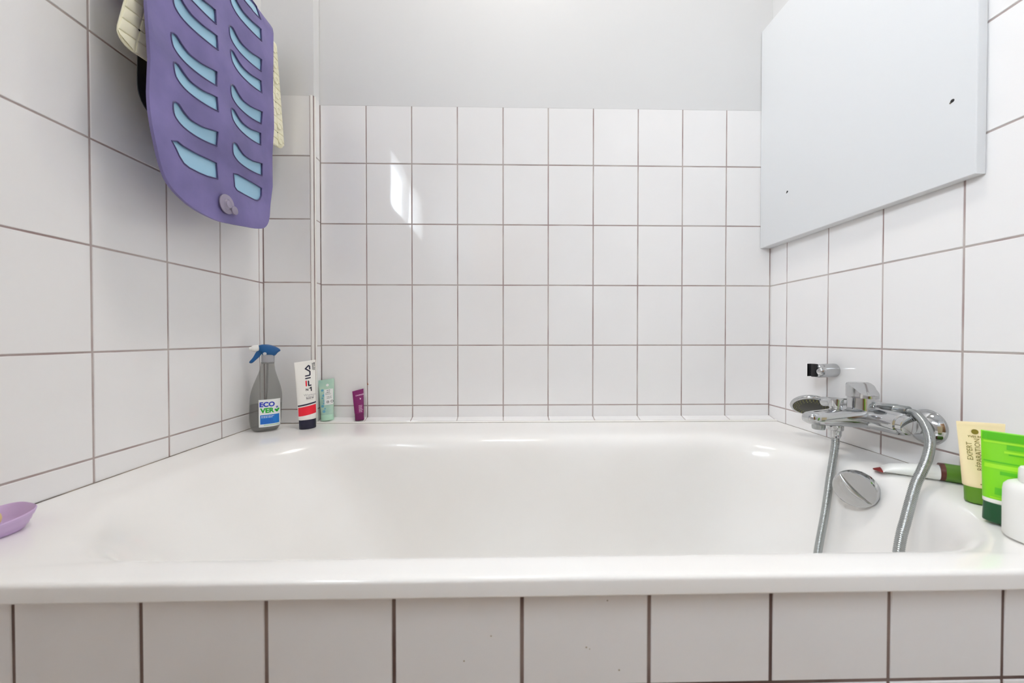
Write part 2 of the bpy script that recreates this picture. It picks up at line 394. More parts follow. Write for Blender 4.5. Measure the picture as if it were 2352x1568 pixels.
# ------------------------------------------------------------------ bath mixer tap
t = thing('bath_mixer_tap', 'chrome single lever bath mixer on the right tiled wall', 'tap', (0.882, 0.7237, -0.187))
BX, BZ = 0.8190, -0.1800
bm = bmesh.new()   # body along the wall
prof = [(0, .0165), (.0015, .0190), (.012, .0195), (.0135, .0225), (.020, .0234), (.050, .0238), (.075, .0242), (.100, .0240), (.130, .0225), (.155, .0200), (.160, .0170), (.161, .012)]
lathe(bm, (BX, 0.7085, BZ), (0, 1, 0), prof, 40)
body = fin(bm, 'mixer_body', M['chrome'], t, angle=35)
bm = bmesh.new()   # spout along -X, flat topped and arched below
secs = [(0.830, .027, -.1590, -.2035), (0.805, .028, -.1580, -.2040), (0.785, .0265, -.1590, -.2030), (0.765, .0245, -.1610, -.2010), (0.745, .0230, -.1635, -.2000), (0.722, .0215, -.1660, -.1990), (0.702, .0195, -.1680, -.1975), (0.690, .0165, -.1700, -.1955), (0.6835, .0125, -.1735, -.1920), (0.6815, .0070, -.1790, -.1865)]
loops = []
for x, hw, zt, zb in secs:
    lp = []
    for k in range(28):
        a = 2 * PI * k / 28; c, s = math.cos(a), math.sin(a)
        e = 0.62
        lp.append((x, 0.80 + hw * math.copysign(abs(c) ** e, c), (zt + zb) / 2 + (zt - zb) / 2 * math.copysign(abs(s) ** 0.8, s)))
    loops.append(lp)
rings(bm, loops)
fin(bm, 'spout', M['chrome'], t, angle=50)
bm = bmesh.new(); lathe(bm, (0.7120, 0.80, -.1960), (0, 0, -1), [(0, .0125), (.006, .0125), (.0115, .0118), (.0125, .0105), (.0125, .008), (.009, .008)], 28)
fin(bm, 'aerator', M['chrome_dull'], t)
bm = bmesh.new(); lathe(bm, (0.7505, 0.80, -.1985), (0, 0, -1), [(0, .0150), (.010, .0150), (.0115, .0140), (.0125, .0115), (.0240, .0110), (.0265, .0095), (.0290, .0090)], 28)
fin(bm, 'hose_outlet', M['chrome'], t)
bm = bmesh.new(); lathe(bm, (0.7505, 0.80, -.1670), (0, 0, 1), [(0, .0120), (.004, .0120), (.005, .0105), (.009, .0108), (.0095, .0125), (.026, .0142), (.0285, .0138), (.0292, .0120), (.0288, .004)], 32)
fin(bm, 'diverter_knob', M['chrome'], t)
bm = bmesh.new(); lathe(bm, (0.8085, 0.80, -.1680), (0, 0, 1), [(0, .0245), (.006, .0238), (.032, .0232), (.033, .0215), (.036, .0215)], 40)
fin(bm, 'cartridge_column', M['chrome'], t)
bm = bmesh.new()   # lever: round cap cut by a sloping facet that runs out into a short lip
cc = Vector((0.8085, 0.80, -.1330)); ldir = Vector((-0.10, -0.995, 0)).normalized(); lside = Vector((ldir.y, -ldir.x, 0))
n = 48; lo, hi = [], []
for k in range(n):
    a = 2 * PI * k / n
    v = Vector((math.cos(a), math.sin(a), 0)); f = v.dot(ldir)
    ext = .0255 + (.010 * max(0, f - .55) / .45 if f > .55 else 0)
    lo.append(cc + v * ext); hi.append((v, ext, f))
L2 = [[p + Vector((0, 0, -.002)) for p in lo], lo]
for zz, sh in ((.006, 0), (.024, 0), (.028, -.0015)):
    lp = []
    for v, ext, f in hi:
        pr = v * (ext + sh); q = pr.dot(ldir)
        top = min(zz, max(.004, .030 - max(0, q + .004) * .78))
        lp.append(cc + pr + Vector((0, 0, top)))
    L2.append(lp)
for s in (.8, .45, .1):
    lp = []
    for v, ext, f in hi:
        pr = v * (ext * s); q = pr.dot(ldir)
        top = min(.0300 + .0015 * (1 - s), max(.004, .030 - max(0, q + .004) * .78))
        lp.append(cc + pr + Vector((0, 0, top)))
    L2.append(lp)
rings(bm, L2)
fin(bm, 'lever', M['chrome'], t, angle=22)
for yc, nm in ((0.7305, 'wall_flange'), (0.862, 'wall_flange')):
    xw_ = 0.89029 + 0.02993 * (yc - 1)
    bm = bmesh.new()
    lathe(bm, (xw_ + .001, yc, -.187), (-1, 0.03, 0), [(0, .0365), (.003, .0365), (.006, .0350), (.012, .0310), (.018, .0245), (.022, .0185), (.024, .0150), (.045, .0150)], 48)
    fin(bm, nm, M['chrome'], t, angle=60)
    bm = bmesh.new()
    lathe(bm, (xw_ - .030, yc, -.1835), (-1, 0.03, 0), [(0, .0165), (.0015, .0185), (.022, .0185), (.026, .0160)], 6)
    fin(bm, 'union_nut', M['chrome'], t, angle=20)

# hand shower lying on the mixer
t = thing('hand_shower', 'chrome hand shower lying behind the mixer column with its round head facing down', 'hand shower', (0.843, 0.86, -0.16))
HA, HB = Vector((0.8570, 0.7645, -.1590)), Vector((0.8460, 0.935, -.1700))
hd = (HB - HA).normalized()
bm = bmesh.new()
K = 16
sweep(bm, [HA.lerp(HB, k / K) + Vector((0, 0, .004 * math.sin(PI * k / K))) for k in range(K + 1)], [lerp(.0115, .0105, k / K) + (.002 * max(0, (k - 12) / 4)) for k in range(K + 1)], 20)
fin(bm, 'handle', M['chrome'], t)
bm = bmesh.new(); lathe(bm, HA + hd * .028, -hd, [(0, .0105), (.0005, .0128), (.024, .0128), (.026, .0122), (.0265, .0118), (.046, .0112), (.0475, .0095)], 24)
fin(bm, 'handle_nut', M['chrome_dull'], t)
hc = Vector((0.8420, 0.972, -.1880)); hn = Vector((-0.38, -0.54, -0.76)).normalized()
bm = bmesh.new()
lathe(bm, hc - hn * .016, hn, [(0, .012), (.0015, .026), (.006, .038), (.012, .0438), (.017, .0452), (.020, .0440), (.0212, .0418), (.0205, .0390)], 48)
hd_o = fin(bm, 'shower_head', M['chrome'], t, angle=60)
bm = bmesh.new()
lathe(bm, hc + hn * .0035, hn, [(0, .0392), (.0012, .0392), (.0018, .026), (.0030, .020), (.0036, .0005)], 40)
M['sprayface'] = mat('dark_spray_face', lin(62, 62, 54), 0.35)
face = fin(bm, 'spray_face', M['sprayface'], hd_o, angle=60)
M['nozzle'] = mat('olive_nozzles', lin(150, 145, 84), 0.5)
bm = bmesh.new(); _, hu, hv = frame(hn)
for rr_, cnt in ((.0358, 30), (.031, 26), (.0255, 20), (.012, 8)):
    for k in range(cnt):
        a = 2 * PI * k / cnt + rr_ * 70
        lathe(bm, hc + hn * .0048 + (hu * math.cos(a) + hv * math.sin(a)) * rr_, hn, [(0, .0012), (.0016, .0010)], 6)
fin(bm, 'nozzles', M['nozzle'], hd_o)

# metal hose: from the mixer outlet down into the bath and back up to the hand shower
hp = [(0.7505, 0.80, -.2270), (0.7505, 0.7995, -.240), (0.7431, 0.796, -.2716), (0.730, 0.790, -.3186), (0.7116, 0.780, -.3824), (0.6890, 0.770, -.4550), (0.660, 0.756, -.545), (0.620, 0.740, -.625), (0.560, 0.715, -.655), (0.50, 0.685, -.659), (0.47, 0.640, -.659), (0.50, 0.592, -.655), (0.56, 0.572, -.610), (0.612, 0.575, -.520), (0.652, 0.588, -.430), (0.6811, 0.602, -.3507), (0.7013, 0.612, -.3206), (0.7218, 0.622, -.2909), (0.7403, 0.630, -.2632), (0.7584, 0.636, -.242), (0.7787, 0.645, -.2213), (0.7954, 0.655, -.2002), (0.8108, 0.670, -.1839), (0.8251, 0.690, -.1690), (0.8400, 0.713, -.1600), (0.8535, 0.733, -.1580), (0.8578, 0.750, -.1586)]
path = resample(catmull(hp, .004), .0008)
bm = bmesh.new()
sweep(bm, path, [.0072 + .00055 * math.sin(2 * PI * i / 4 + .4) for i in range(len(path))], 12)
setp(fin(bm, 'shower_hose', M['chrome_dull'], angle=80), 'ribbed metal shower hose looping from mixer into the bath and back to the hand shower', 'hose')

# wall hook for the hand shower
t = thing('shower_bracket', 'small chrome hand shower bracket on the right wall above the mixer', 'bracket', (0.8895, 0.955, -0.089))
wx = 0.89029 + 0.02993 * (0.952 - 1)
bm = bmesh.new()
lathe(bm, (wx + .001, 0.952, -.0890), (-1, -0.02, -0.03), [(0, .0182), (.004, .0185), (.044, .0185), (.050, .0180), (.0535, .0150), (.0545, .010)], 40)
fin(bm, 'bracket_arm', M['chrome'], t, angle=40)
bm = bmesh.new()
cx, cy = wx - .0560, 0.956
o_, i_ = [], []
for k in range(25):
    a = math.radians(215 + k / 24 * 290)
    o_.append((math.cos(a), math.sin(a)))
def cring(r, z): return [(cx + c * r * .95, cy + s * r * .95, z) for c, s in o_]
lp_o = [cring(.0118, z) for z in (-.1058, -.1048, -.0732, -.0722)]
rb = rings(bm, [cring(.0104, -.1060)] + lp_o + [cring(.0104, -.0720)], False, False, False, 0)
ri = rings(bm, [cring(.0090, -.1060), cring(.0090, -.0720)], False, False, False, 1)
for a_, b_ in ((rb[0], ri[0]), (rb[-1], ri[-1])):
    for i in range(24): bm.faces.new((a_[i], a_[i + 1], b_[i + 1], b_[i])).material_index = 1
fin(bm, 'clip', [M['black'], M['black']], t, angle=40)
bm = bmesh.new()
lathe(bm, (wx - .0470, 0.9390, -.0910), (-.75, -.66, -.05), [(0, .0125), (.004, .0118), (.0075, .0090), (.0095, .005), (.0100, .001)], 20)
fin(bm, 'screw_cap', M['chrome'], t)

# ------------------------------------------------------------------ text and decals
def text2d(body, size, bold=0.0, align='CENTER'):
    cu = bpy.data.curves.new('t', 'FONT'); cu.body = body; cu.size = size; cu.offset = bold
    cu.align_x = align; cu.resolution_u = 3
    o = bpy.data.objects.new('t', cu); C.objects.link(o)
    dg = bpy.context.evaluated_depsgraph_get()
    me = o.evaluated_get(dg).to_mesh()
    vs = [(v.co.x, v.co.y) for v in me.vertices]; fs = [tuple(p.vertices) for p in me.polygons]
    o.evaluated_get(dg).to_mesh_clear()
    bpy.data.objects.remove(o); bpy.data.curves.remove(cu)
    return vs, fs
def rot90(vf): return [(-y, x) for x, y in vf[0]], vf[1]      # reads bottom to top
def at(vf, x, h, sx=1.0, sy=1.0, shear=0.0): return [(x + a * sx, h + b * sy + a * shear) for a, b in vf[0]], vf[1]
def rect(x0, x1, h0, h1, nx=8, nh=2):
    vs = [(lerp(x0, x1, i / nx), lerp(h0, h1, j / nh)) for j in range(nh + 1) for i in range(nx + 1)]
    fs = [(j * (nx + 1) + i, j * (nx + 1) + i + 1, (j + 1) * (nx + 1) + i + 1, (j + 1) * (nx + 1) + i) for j in range(nh) for i in range(nx)]
    return vs, fs
def rrect2(x0, x1, h0, h1, r):
    vs = []
    for cx, cy, a0 in ((x1 - r, h1 - r, 0), (x0 + r, h1 - r, 90), (x0 + r, h0 + r, 180), (x1 - r, h0 + r, 270)):
        for k in range(5):
            a = math.radians(a0 + k * 22.5); vs.append((cx + r * math.cos(a), cy + r * math.sin(a)))
    return vs, [tuple(range(len(vs)))]
def tilt(vf, k=.12): return [(x, h + x * k) for x, h in vf[0]], vf[1]
def disc(x, h, r, n=20): return [(x + r * math.cos(2 * PI * k / n), h + r * math.sin(2 * PI * k / n)) for k in range(n)], [tuple(range(n))]
def ringd(x, h, r0, r1, n=24):
    vs = [(x + r * math.cos(2 * PI * k / n), h + r * math.sin(2 * PI * k / n)) for r in (r0, r1) for k in range(n)]
    return vs, [(k, (k + 1) % n, n + (k + 1) % n, n + k) for k in range(n)]
def stroke(P, w, n=8):
    """round-ended stroke along a polyline."""
    vs, fs = [], []
    for p, q in zip(P, P[1:]):
        dx, dy = q[0] - p[0], q[1] - p[1]; L = math.hypot(dx, dy); nx, ny = -dy / L * w / 2, dx / L * w / 2
        b = len(vs); vs += [(p[0] + nx, p[1] + ny), (p[0] - nx, p[1] - ny), (q[0] - nx, q[1] - ny), (q[0] + nx, q[1] + ny)]; fs.append((b, b + 1, b + 2, b + 3))
    for p in P:
        b = len(vs); d = disc(p[0], p[1], w / 2, 12); vs += d[0]; fs.append(tuple(range(b, b + 12)))
    return vs, fs
def merge(*L):
    vs, fs = [], []
    for a, f in L:
        b = len(vs); vs += a; fs += [tuple(i + b for i in q) for q in f]
    return vs, fs
def scribble(x0, x1, h0, h1, nl, wd, seed, dash=.0035):
    """illegible small print: rows of tiny dashes."""
    r = random.Random(seed); L = []
    for k in range(nl):
        h = lerp(h1, h0, k / max(1, nl - 1)); x = x0; e = x1 - r.uniform(0, (x1 - x0) * .3)
        while x < e:
            l = min(r.uniform(.4, 1.3) * dash, e - x)
            if l > dash * .15: L.append(rect(x, x + l, h - wd / 2, h + wd / 2, 1, 1))
            x += l + dash * .3
    return merge(*L)
def decal(name, vf, front, m, parent, off, thick=.00012):
    bm = bmesh.new()
    V = [bm.verts.new(front(x, h, off)) for x, h in vf[0]]
    for f in vf[1]:
        try: bm.faces.new([V[i] for i in f])
        except ValueError: pass
    long_e = [e for e in bm.edges if e.calc_length() > .008]
    return fin(bm, name, m, parent, smooth=False, world=False)

# ------------------------------------------------------------------ squeeze tubes
def make_tube(root, H, cap_h, a0, b0, a1, cap_a, cap_b, mbody, mcap, crimp=.006, pw=1.0, slant=0.0, cap_mats=None, cap_top_scale=1.0, e=1.0, crimp_name=None, notch=False, body_mats=None):
    def A(h): return lerp(a0, a1, max(0, (h - cap_h) / (H - cap_h)))
    def B(h):
        t = min(1, max(0, (h - cap_h) / (H - crimp - cap_h)))
        return lerp(b0, .0011, t ** pw)
    def front(x, h, off):
        a, b = A(h), B(h)
        return Vector((x, -b * math.sqrt(max(0.0, 1 - (x / a) ** 2)) - off, h + slant * x * max(0, (h - cap_h) / (H - cap_h)) * 1.0))
    n = 40
    hs = [cap_h - .0005, cap_h + .0005] + [lerp(cap_h + .001, H - crimp, k / 22) for k in range(1, 23)] + [H - crimp + .0005, H - .0006, H]
    loops = []
    for h in hs:
        a, b = A(h), B(h)
        if h == hs[0]: a, b = a * .96, b * .96
        if h == H: a, b = a - .0005, b * .6
        k = max(0, (h - cap_h) / (H - cap_h))
        loops.append([(a * math.cos(2 * PI * i / n), b * math.sin(2 * PI * i / n), h + slant * a * math.cos(2 * PI * i / n) * k) for i in range(n)])
    bm = bmesh.new(); rings(bm, loops)
    if body_mats:
        for f in bm.faces:
            c = f.calc_center_median().z
            for k, (h0, h1) in enumerate(body_mats[1]):
                if h0 <= c < h1: f.material_index = k + 1
        bd = fin(bm, 'tube_body', [mbody] + body_mats[0], root, world=False, angle=50)
    else:
        bd = fin(bm, 'tube_body', mbody, root, world=False, angle=50)
    bm = bmesh.new()
    s = cap_top_scale
    prof = [(0, .90), (.0006, .97), (.002, 1.0), (cap_h - .002, s), (cap_h - .0005, s * .985), (cap_h, s * .93)]
    rings(bm, [[(cap_a * r * math.cos(2 * PI * i / n), cap_b * r * math.sin(2 * PI * i / n), h) for i in range(n)] for h, r in prof])
    fin(bm, 'cap', mcap, root, world=False, angle=50)
    return bd, front

navy = mat('navy_print', lin(20, 18, 52), 0.4); red = mat('red_print', lin(232, 22, 48), 0.4)
M['cream_white'] = mat('white_tube_plastic', lin(240, 238, 232), 0.35)
# white tube with red band and navy cap
t = thing('shower_gel_tube', 'white squeeze tube with red band, navy cap and large vertical navy lettering', 'tube', (-0.5980, 1.102, RZ), (0, 0, 0))
t.rotation_euler = (math.radians(-1.0), math.radians(-1.6), math.radians(38)); t.matrix_basis = Matrix.LocRotScale(t.location, t.rotation_euler, None)
bd, fr = make_tube(t, .2035, .0285, .0238, .0165, .0285, .0228, .0165, M['cream_white'], mat('navy_cap', lin(18, 16, 46), 0.3), slant=.09)
decal('red_band', tilt(rect(-.0236, .0236, .0425, .0685, 30, 4)), fr, red, bd, .0004)
decal('navy_stripe', tilt(rect(-.0243, .0243, .0720, .0762, 30, 2)), fr, navy, bd, .0004)
def zf(P):   # measured strokes -> local x, height
    return [((x - 1022) * .0001680, 2020e-4 - (y + .13 * (x - 1022) - 350) * .0001850) for x, y in P]
SW = .0037
decal('logo_bar', stroke(zf([(1020, 668), (1020, 742)]), SW), fr, red, bd, .0005)
decal('logo_lettering', merge(stroke(zf([(1057, 668), (1057, 738), (1094, 733)]), SW), stroke(zf([(1017, 626), (1088, 612)]), SW), stroke(zf([(1017, 584), (1082, 571), (1088, 560), (1089, 508), (1020, 466), (1072, 414), (1088, 424), (1089, 470)]), SW)), fr, navy, bd, .0005)
ink = mat('black_print', lin(30, 28, 40), 0.5); grey = mat('grey_print', lin(170, 168, 170), 0.5)
decal('number_mark', merge(at(text2d('N', .0095, .0003), .0010, .1145), stroke([(.0088, .1205), (.0122, .1235), (.0122, .1130)], .0030), ringd(.0060, .1222, .0005, .0010, 12)), fr, ink, bd, .0005)
decal('name_print', merge(at(text2d('Women', .0098), .0080, .0985), scribble(-.003, .021, .0955, .0955, 1, .0022, 3, .003)), fr, grey, bd, .0005)
decal('product_lettering', at(text2d('Shower Gel', .0042, .0002), .0075, .0905), fr, ink, bd, .0005)
decal('underline', rect(-.003, .0165, .0875, .0880, 6, 1), fr, ink, bd, .0005)
decal('slogan_lettering', merge(at(rot90(text2d('CHANGE', .0050, .0001)), .0212, .1850), at(rot90(text2d('THE GAME', .0050, .0001)), .0258, .1850)), fr, ink, bd, .0005)

# mint green translucent tube behind it
mint = mat('mint_translucent_plastic', lin(196, 230, 208), 0.25, Transmission_Weight=0.15, Subsurface_Weight=0.0)
vary(mint, lin(176, 218, 204), lin(204, 234, 212), 22, 2)
t = thing('mint_tube', 'translucent mint green tube with white label on the tiled ledge', 'tube', (-0.5755, 1.1780, -0.2690))
t.rotation_euler = (math.radians(-5.0), math.radians(-2.0), math.radians(20)); t.matrix_basis = Matrix.LocRotScale(t.location, t.rotation_euler, None)
bd, fr = make_tube(t, .132, .019, .0190, .0115, .0235, .0190, .0120, mint, mat('mint_cap', lin(184, 224, 200), 0.3), slant=.10)
wl = mat('white_label', lin(236, 238, 236), 0.4)
decal('leaf_pattern', merge(*[disc(-.0085 + .004 * math.sin(k * 2.1), .030 + k * .0085, .0035 + .001 * math.cos(k * 3)) for k in range(9)]), fr, mat('blue_leaf_print', lin(104, 170, 196), 0.4), bd, .0003)
decal('label', rect(-.0065, .0190, .0500, .1000, 12, 2), fr, wl, bd, .0005)
decal('label_text', merge(scribble(.001, .013, .0905, .0960, 2, .0016, 5, .004), scribble(-.003, .017, .0835, .0875, 2, .0011, 6), scribble(.001, .016, .0705, .0765, 3, .0010, 7)), fr, ink, bd, .0007)
decal('round_mark', merge(ringd(.0035, .0590, .0028, .0040), disc(.0035, .0590, .0012)), fr, ink, bd, .0007)
decal('round_mark', ringd(.0155, .0600, .0028, .0040), fr, ink, bd, .0007)
decal('seal', disc(.0035, .1130, .0042), fr, wl, bd, .0005)

# small purple tube leaning on the back wall
plum = mat('purple_tube_plastic', lin(122, 10, 92), 0.32)
t = thing('purple_tube', 'small purple tube leaning against the back wall on the tiled ledge', 'tube', (-0.4705, 1.1745, -0.2690))
t.rotation_euler = (math.radians(-9.0), math.radians(-4.0), math.radians(16)); t.matrix_basis = Matrix.LocRotScale(t.location, t.rotation_euler, None)
bd, fr = make_tube(t, .098, .0225, .0142, .0095, .0172, .0138, .0098, plum, mat('dark_purple_cap', lin(104, 8, 78), 0.3), slant=.16, crimp=.004)
pk = mat('pale_pink_print', lin(238, 200, 226), 0.5)
decal('brand_lettering', at(text2d('CAUDALÍE', .0052, .00012), .0045, .0790), fr, pk, bd, .0004)
decal('emblem', merge(disc(.0055, .0690, .0012), disc(.0072, .0690, .0012), disc(.0064, .0674, .0012), disc(.0064, .0660, .0009), rect(.0045, .0050, .0700, .0725, 1, 1)), fr, pk, bd, .0004)
decal('print_text', scribble(.0005, .0125, .0270, .0470, 8, .0010, 11, .0028), fr, pk, bd, .0004)

# right corner: cream tube, lime tube, white bottle, lying tube
t = thing('cream_tube', 'cream coloured tube with olive green cap standing in the right corner of the rim', 'tube', (0.7960, 0.5800, RZ))
t.rotation_euler = (math.radians(-2), math.radians(-1), math.radians(-30)); t.matrix_basis = Matrix.LocRotScale(t.location, t.rotation_euler, None)
bd, fr = make_tube(t, .133, .0270, .0222, .0150, .0275, .0205, .0150, mat('cream_tube_plastic', lin(246, 226, 182), 0.35), mat('olive_cap', lin(92, 140, 24), 0.4), crimp=.007)
ol = mat('olive_print', lin(128, 112, 24), 0.5)
decal('title_lettering', at(rot90(text2d('EXPERT', .0086)), -.0125, .0850, 1, 1), fr, ol, bd, .0005)
decal('title_lettering', at(rot90(text2d('RÉPARATION', .0086)), -.0035, .0805), fr, ol, bd, .0005)
decal('emblem', disc(-.0075, .1170, .0042), fr, ol, bd, .0005)
decal('brand_lettering', at(text2d('YVES ROCHER', .0044, .0001), -.0020, .1075), fr, ol, bd, .0005)
decal('print_text', scribble(-.008, .010, .0330, .0330, 1, .0016, 13, .004), fr, ol, bd, .0005)

lime = mat('lime_tube_plastic', lin(122, 206, 6), 0.4)
limed = mat('green_print', lin(82, 184, 6), 0.4); limel = mat('light_lime_print', lin(156, 222, 30), 0.4)
t = thing('lime_green_tube', 'bright lime green tube with dark green cap in front of the cream tube', 'tube', (0.7385, 0.5160, RZ))
t.rotation_euler = (math.radians(-3), math.radians(2), math.radians(-48)); t.matrix_basis = Matrix.LocRotScale(t.location, t.rotation_euler, None)
bd, fr = make_tube(t, .1335, .0290, .0195, .0140, .0250, .0188, .0140, lime, mat('dark_green_cap', lin(6, 74, 36), 0.35), crimp=.008, body_mats=([M['cream_white']], [(.0270, .0335)]))
for a in ((-.0235, .0238, .1205, .1320), (-.001, .0225, .1090, .1160), (.001, .020, .1010, .1030), (-.021, .0215, .0880, .0900), (-.006, .018, .0715, .0765), (.004, .020, .0570, .0600), (-.010, .015, .0420, .0520)):
    decal('printed_stripe', rect(*a, 10, 1), fr, limed, bd, .0004)
for a in ((-.022, .019, .1165, .1190), (-.003, .018, .1035, .1065), (-.020, .017, .0795, .0855), (-.014, .012, .0360, .0378)):
    decal('pale_stripe', rect(*a, 10, 1), fr, limel, bd, .0004)

t = thing('white_bottle', 'white plastic bottle with white cap at the right front corner of the rim', 'bottle', (0.7215, 0.4640, RZ))
bm = bmesh.new(); lathe(bm, (0, 0, 0), (0, 0, 1), [(0, .0285), (.0015, .0322), (.004, .0338), (.040, .0340), (.064, .0338), (.070, .0330), (.0745, .0300), (.0770, .0255), (.0780, .0200), (.0805, .0190)], 48)
fin(bm, 'bottle_body', M['whiteplastic'], t, world=False)
bm = bmesh.new(); lathe(bm, (0, 0, .0785), (0, 0, 1), [(0, .0205), (.001, .0212), (.0165, .0208), (.0190, .0195), (.0198, .017)], 40)
fin(bm, 'cap', M['whiteplastic'], t, world=False)

# lying tube
t = thing('lying_tube', 'white tube with red tip and green cap lying on the rim against the right wall', 'tube', (0.8320, 0.6790, RZ))
P0, P1 = Vector((0.7700, 0.7290, -.2705)), Vector((0.8640, 0.6530, -.2590))
dv = (P1 - P0); Ln = dv.length; dv.normalize(); sv = Vector((dv.y, -dv.x, 0)).normalized(); uv = sv.cross(dv)
if uv.z < 0: uv = -uv
def lying(prof, mi=0):
    lp = []
    for s, wy, hz in prof:
        c = P0 + dv * (s * Ln); c.z = RZ + .0004 + hz
        lp.append([c + sv * (wy * math.cos(2 * PI * i / 28)) + Vector((0, 0, 1)) * (hz * math.sin(2 * PI * i / 28)) for i in range(28)])
    return lp
bm = bmesh.new(); rings(bm, lying([(.074, .0190, .0022), (.10, .0189, .0052), (.18, .0185, .0085), (.35, .0175, .0110), (.52, .0165, .0130), (.66, .0160, .0142), (.715, .0158, .0145)]))
fin(bm, 'tube_body', mat('pearl_white_tube', lin(236, 238, 236), 0.3), t)
bm = bmesh.new(); rings(bm, lying([(-.03, .0030, .0012), (.02, .0120, .0014), (.075, .0192, .0020), (.076, .015, .0016)]))
setp(fin(bm, 'crimped_tip', mat('dark_red_tip', lin(128, 28, 24), 0.4), t), 'dark red flattened tip')
bm = bmesh.new(); rings(bm, lying([(.713, .0140, .0140), (.715, .0166, .0164), (.770, .0168, .0166), (.772, .0150, .0150)]))
setp(fin(bm, 'brown_ring', mat('brown_ring', lin(84, 34, 22), 0.4), t), 'brown ring')
bm = bmesh.new(); rings(bm, lying([(.770, .0150, .0150), (.7705, .0169, .0167), (.99, .0165, .0165), (1.01, .0150, .0150), (1.015, .010, .010)]))
setp(fin(bm, 'cap', mat('moss_green_cap', lin(74, 118, 22), 0.4), t), 'moss green cap')

# ------------------------------------------------------------------ spray bottle
t = thing('spray_bottle', 'grey see-through spray bottle with blue trigger head in the back left corner', 'spray bottle', (-0.7100, 1.0800, RZ))
t.rotation_euler = (0, 0, math.radians(31)); t.matrix_basis = Matrix.LocRotScale(t.location, t.rotation_euler, None)
W = [(0, .0270), (.0015, .0300), (.006, .0335), (.016, .0375), (.030, .0395), (.060, .0402), (.090, .0402), (.104, .0396), (.116, .0380), (.128, .0352), (.140, .0318), (.152, .0278), (.164, .0238), (.175, .0204), (.184, .0186), (.196, .0172), (.203, .0164)]
DW = [(0, .72), (.09, .72), (.13, .74), (.16, .82), (.185, .95), (.203, 1.0)]
def cxs(h): return .0065 * max(0, (h - .04) / .16)
def bA(h):
    return interp(h, W)
def bfront(x, h, off):
    a = bA(h); b = a * interp(h, DW); xx = (x - cxs(h)) / a
    return Vector((x, -b * (1 - min(1, abs(xx)) ** 2.4) ** (1 / 2.4) - off, h))
def bottle_loops(hs, sh):
    lp = []
    for h in hs:
        a = bA(h) - sh; b = bA(h) * interp(h, DW) - sh
        lp.append([(cxs(h) + a * math.copysign(abs(math.cos(2 * PI * i / 48)) ** .833, math.cos(2 * PI * i / 48)), b * math.copysign(abs(math.sin(2 * PI * i / 48)) ** .833, math.sin(2 * PI * i / 48)), h) for i in range(48)])
    return lp
def tinted(name, col, spec, alpha, rough=0.12):
    m = bpy.data.materials.new(name); m.use_nodes = True
    n, l = m.node_tree.nodes, m.node_tree.links
    b = n['Principled BSDF']; b.inputs['Base Color'].default_value = spec; b.inputs['Roughness'].default_value = rough
    tr = n.new('ShaderNodeBsdfTransparent'); tr.inputs[0].default_value = col
    mx = n.new('ShaderNodeMixShader'); mx.inputs[0].default_value = alpha
    l.new(tr.outputs[0], mx.inputs[1]); l.new(b.outputs[0], mx.inputs[2]); l.new(mx.outputs[0], n['Material Output'].inputs[0])
    return m
smoke = tinted('smoky_clear_plastic', (.86, .86, .85, 1), lin(140, 140, 138), 0.28)
bm = bmesh.new(); hs = [h for h, _ in W[:3]] + [lerp(.010, .203, k / 36) for k in range(37)]
rings(bm, bottle_loops(hs, 0), True, True, False)
bb = fin(bm, 'bottle_body', smoke, t, world=False, angle=60)
bm = bmesh.new(); rings(bm, bottle_loops([.004, .008, .02, .04, .06, .078], .0016))
fin(bm, 'liquid', tinted('grey_liquid', (.88, .88, .88, 1), lin(110, 112, 112), 0.12, .05), t, world=False, angle=60)
bm = bmesh.new(); sweep(bm, [(.0065, 0, .21), (.004, 0, .12), (-.004, 0, .02)], .0025, 8)
fin(bm, 'dip_tube', tinted('clear_tube', (.8, .8, .8, 1), lin(150, 150, 150), 0.3), t, world=False)
bm = bmesh.new()
LX0, LX1 = -.0150, .0375
V, Fs = rrect2(LX0, LX1, .0150, .0950, .003)
V, Fs = rect(LX0, LX1, .0150, .0950, 20, 8)
lab = decal('label', (V, Fs), bfront, wl, t, .0006)
cx0 = (LX0 + LX1) / 2
blue = mat('royal_blue_print', lin(28, 52, 178), 0.4); grn = mat('green_letter_print', lin(14, 168, 44), 0.4); sky = mat('bright_blue_print', lin(16, 118, 206), 0.4)
decal('brand_lettering', merge(at(text2d('ECO', .0185, .0008), cx0 - .0060, .0745)), bfront, blue, lab, .0010)
decal('brand_lettering', merge(at(text2d('VER', .0185, .0008), cx0 - .0060, .0570)), bfront, grn, lab, .0010)
decal('flower_emblem', merge(*[disc(LX1 - .0082 + .0018 * math.cos(k * PI / 3), .0710 + .0020 * math.sin(k * PI / 3), .0011, 10) for k in range(6)]), bfront, blue, lab, .0010)
decal('leaf_emblem', merge(stroke([(LX1 - .0118, .0635), (LX1 - .0085, .0590)], .0050), stroke([(LX1 - .0050, .0650), (LX1 - .0085, .0590)], .0050)), bfront, grn, lab, .0010)
decal('blue_field', rect(LX0 + .0035, LX1 - .0030, .0235, .0505, 14, 3), bfront, sky, lab, .0009)
decal('print_text', merge(scribble(LX0 + .006, LX1 - .014, .0430, .0465, 2, .0016, 21, .004)), bfront, wl, lab, .0012)
decal('print_text', merge(scribble(LX0 + .006, LX1 - .008, .0270, .0370, 4, .0010, 22, .004)), bfront, blue, lab, .0012)
decal('green_line', rect(LX0 + .012, LX1 - .004, .0190, .0212, 10, 1), bfront, mat('pale_green_print', lin(176, 214, 178), 0.4), lab, .0009)
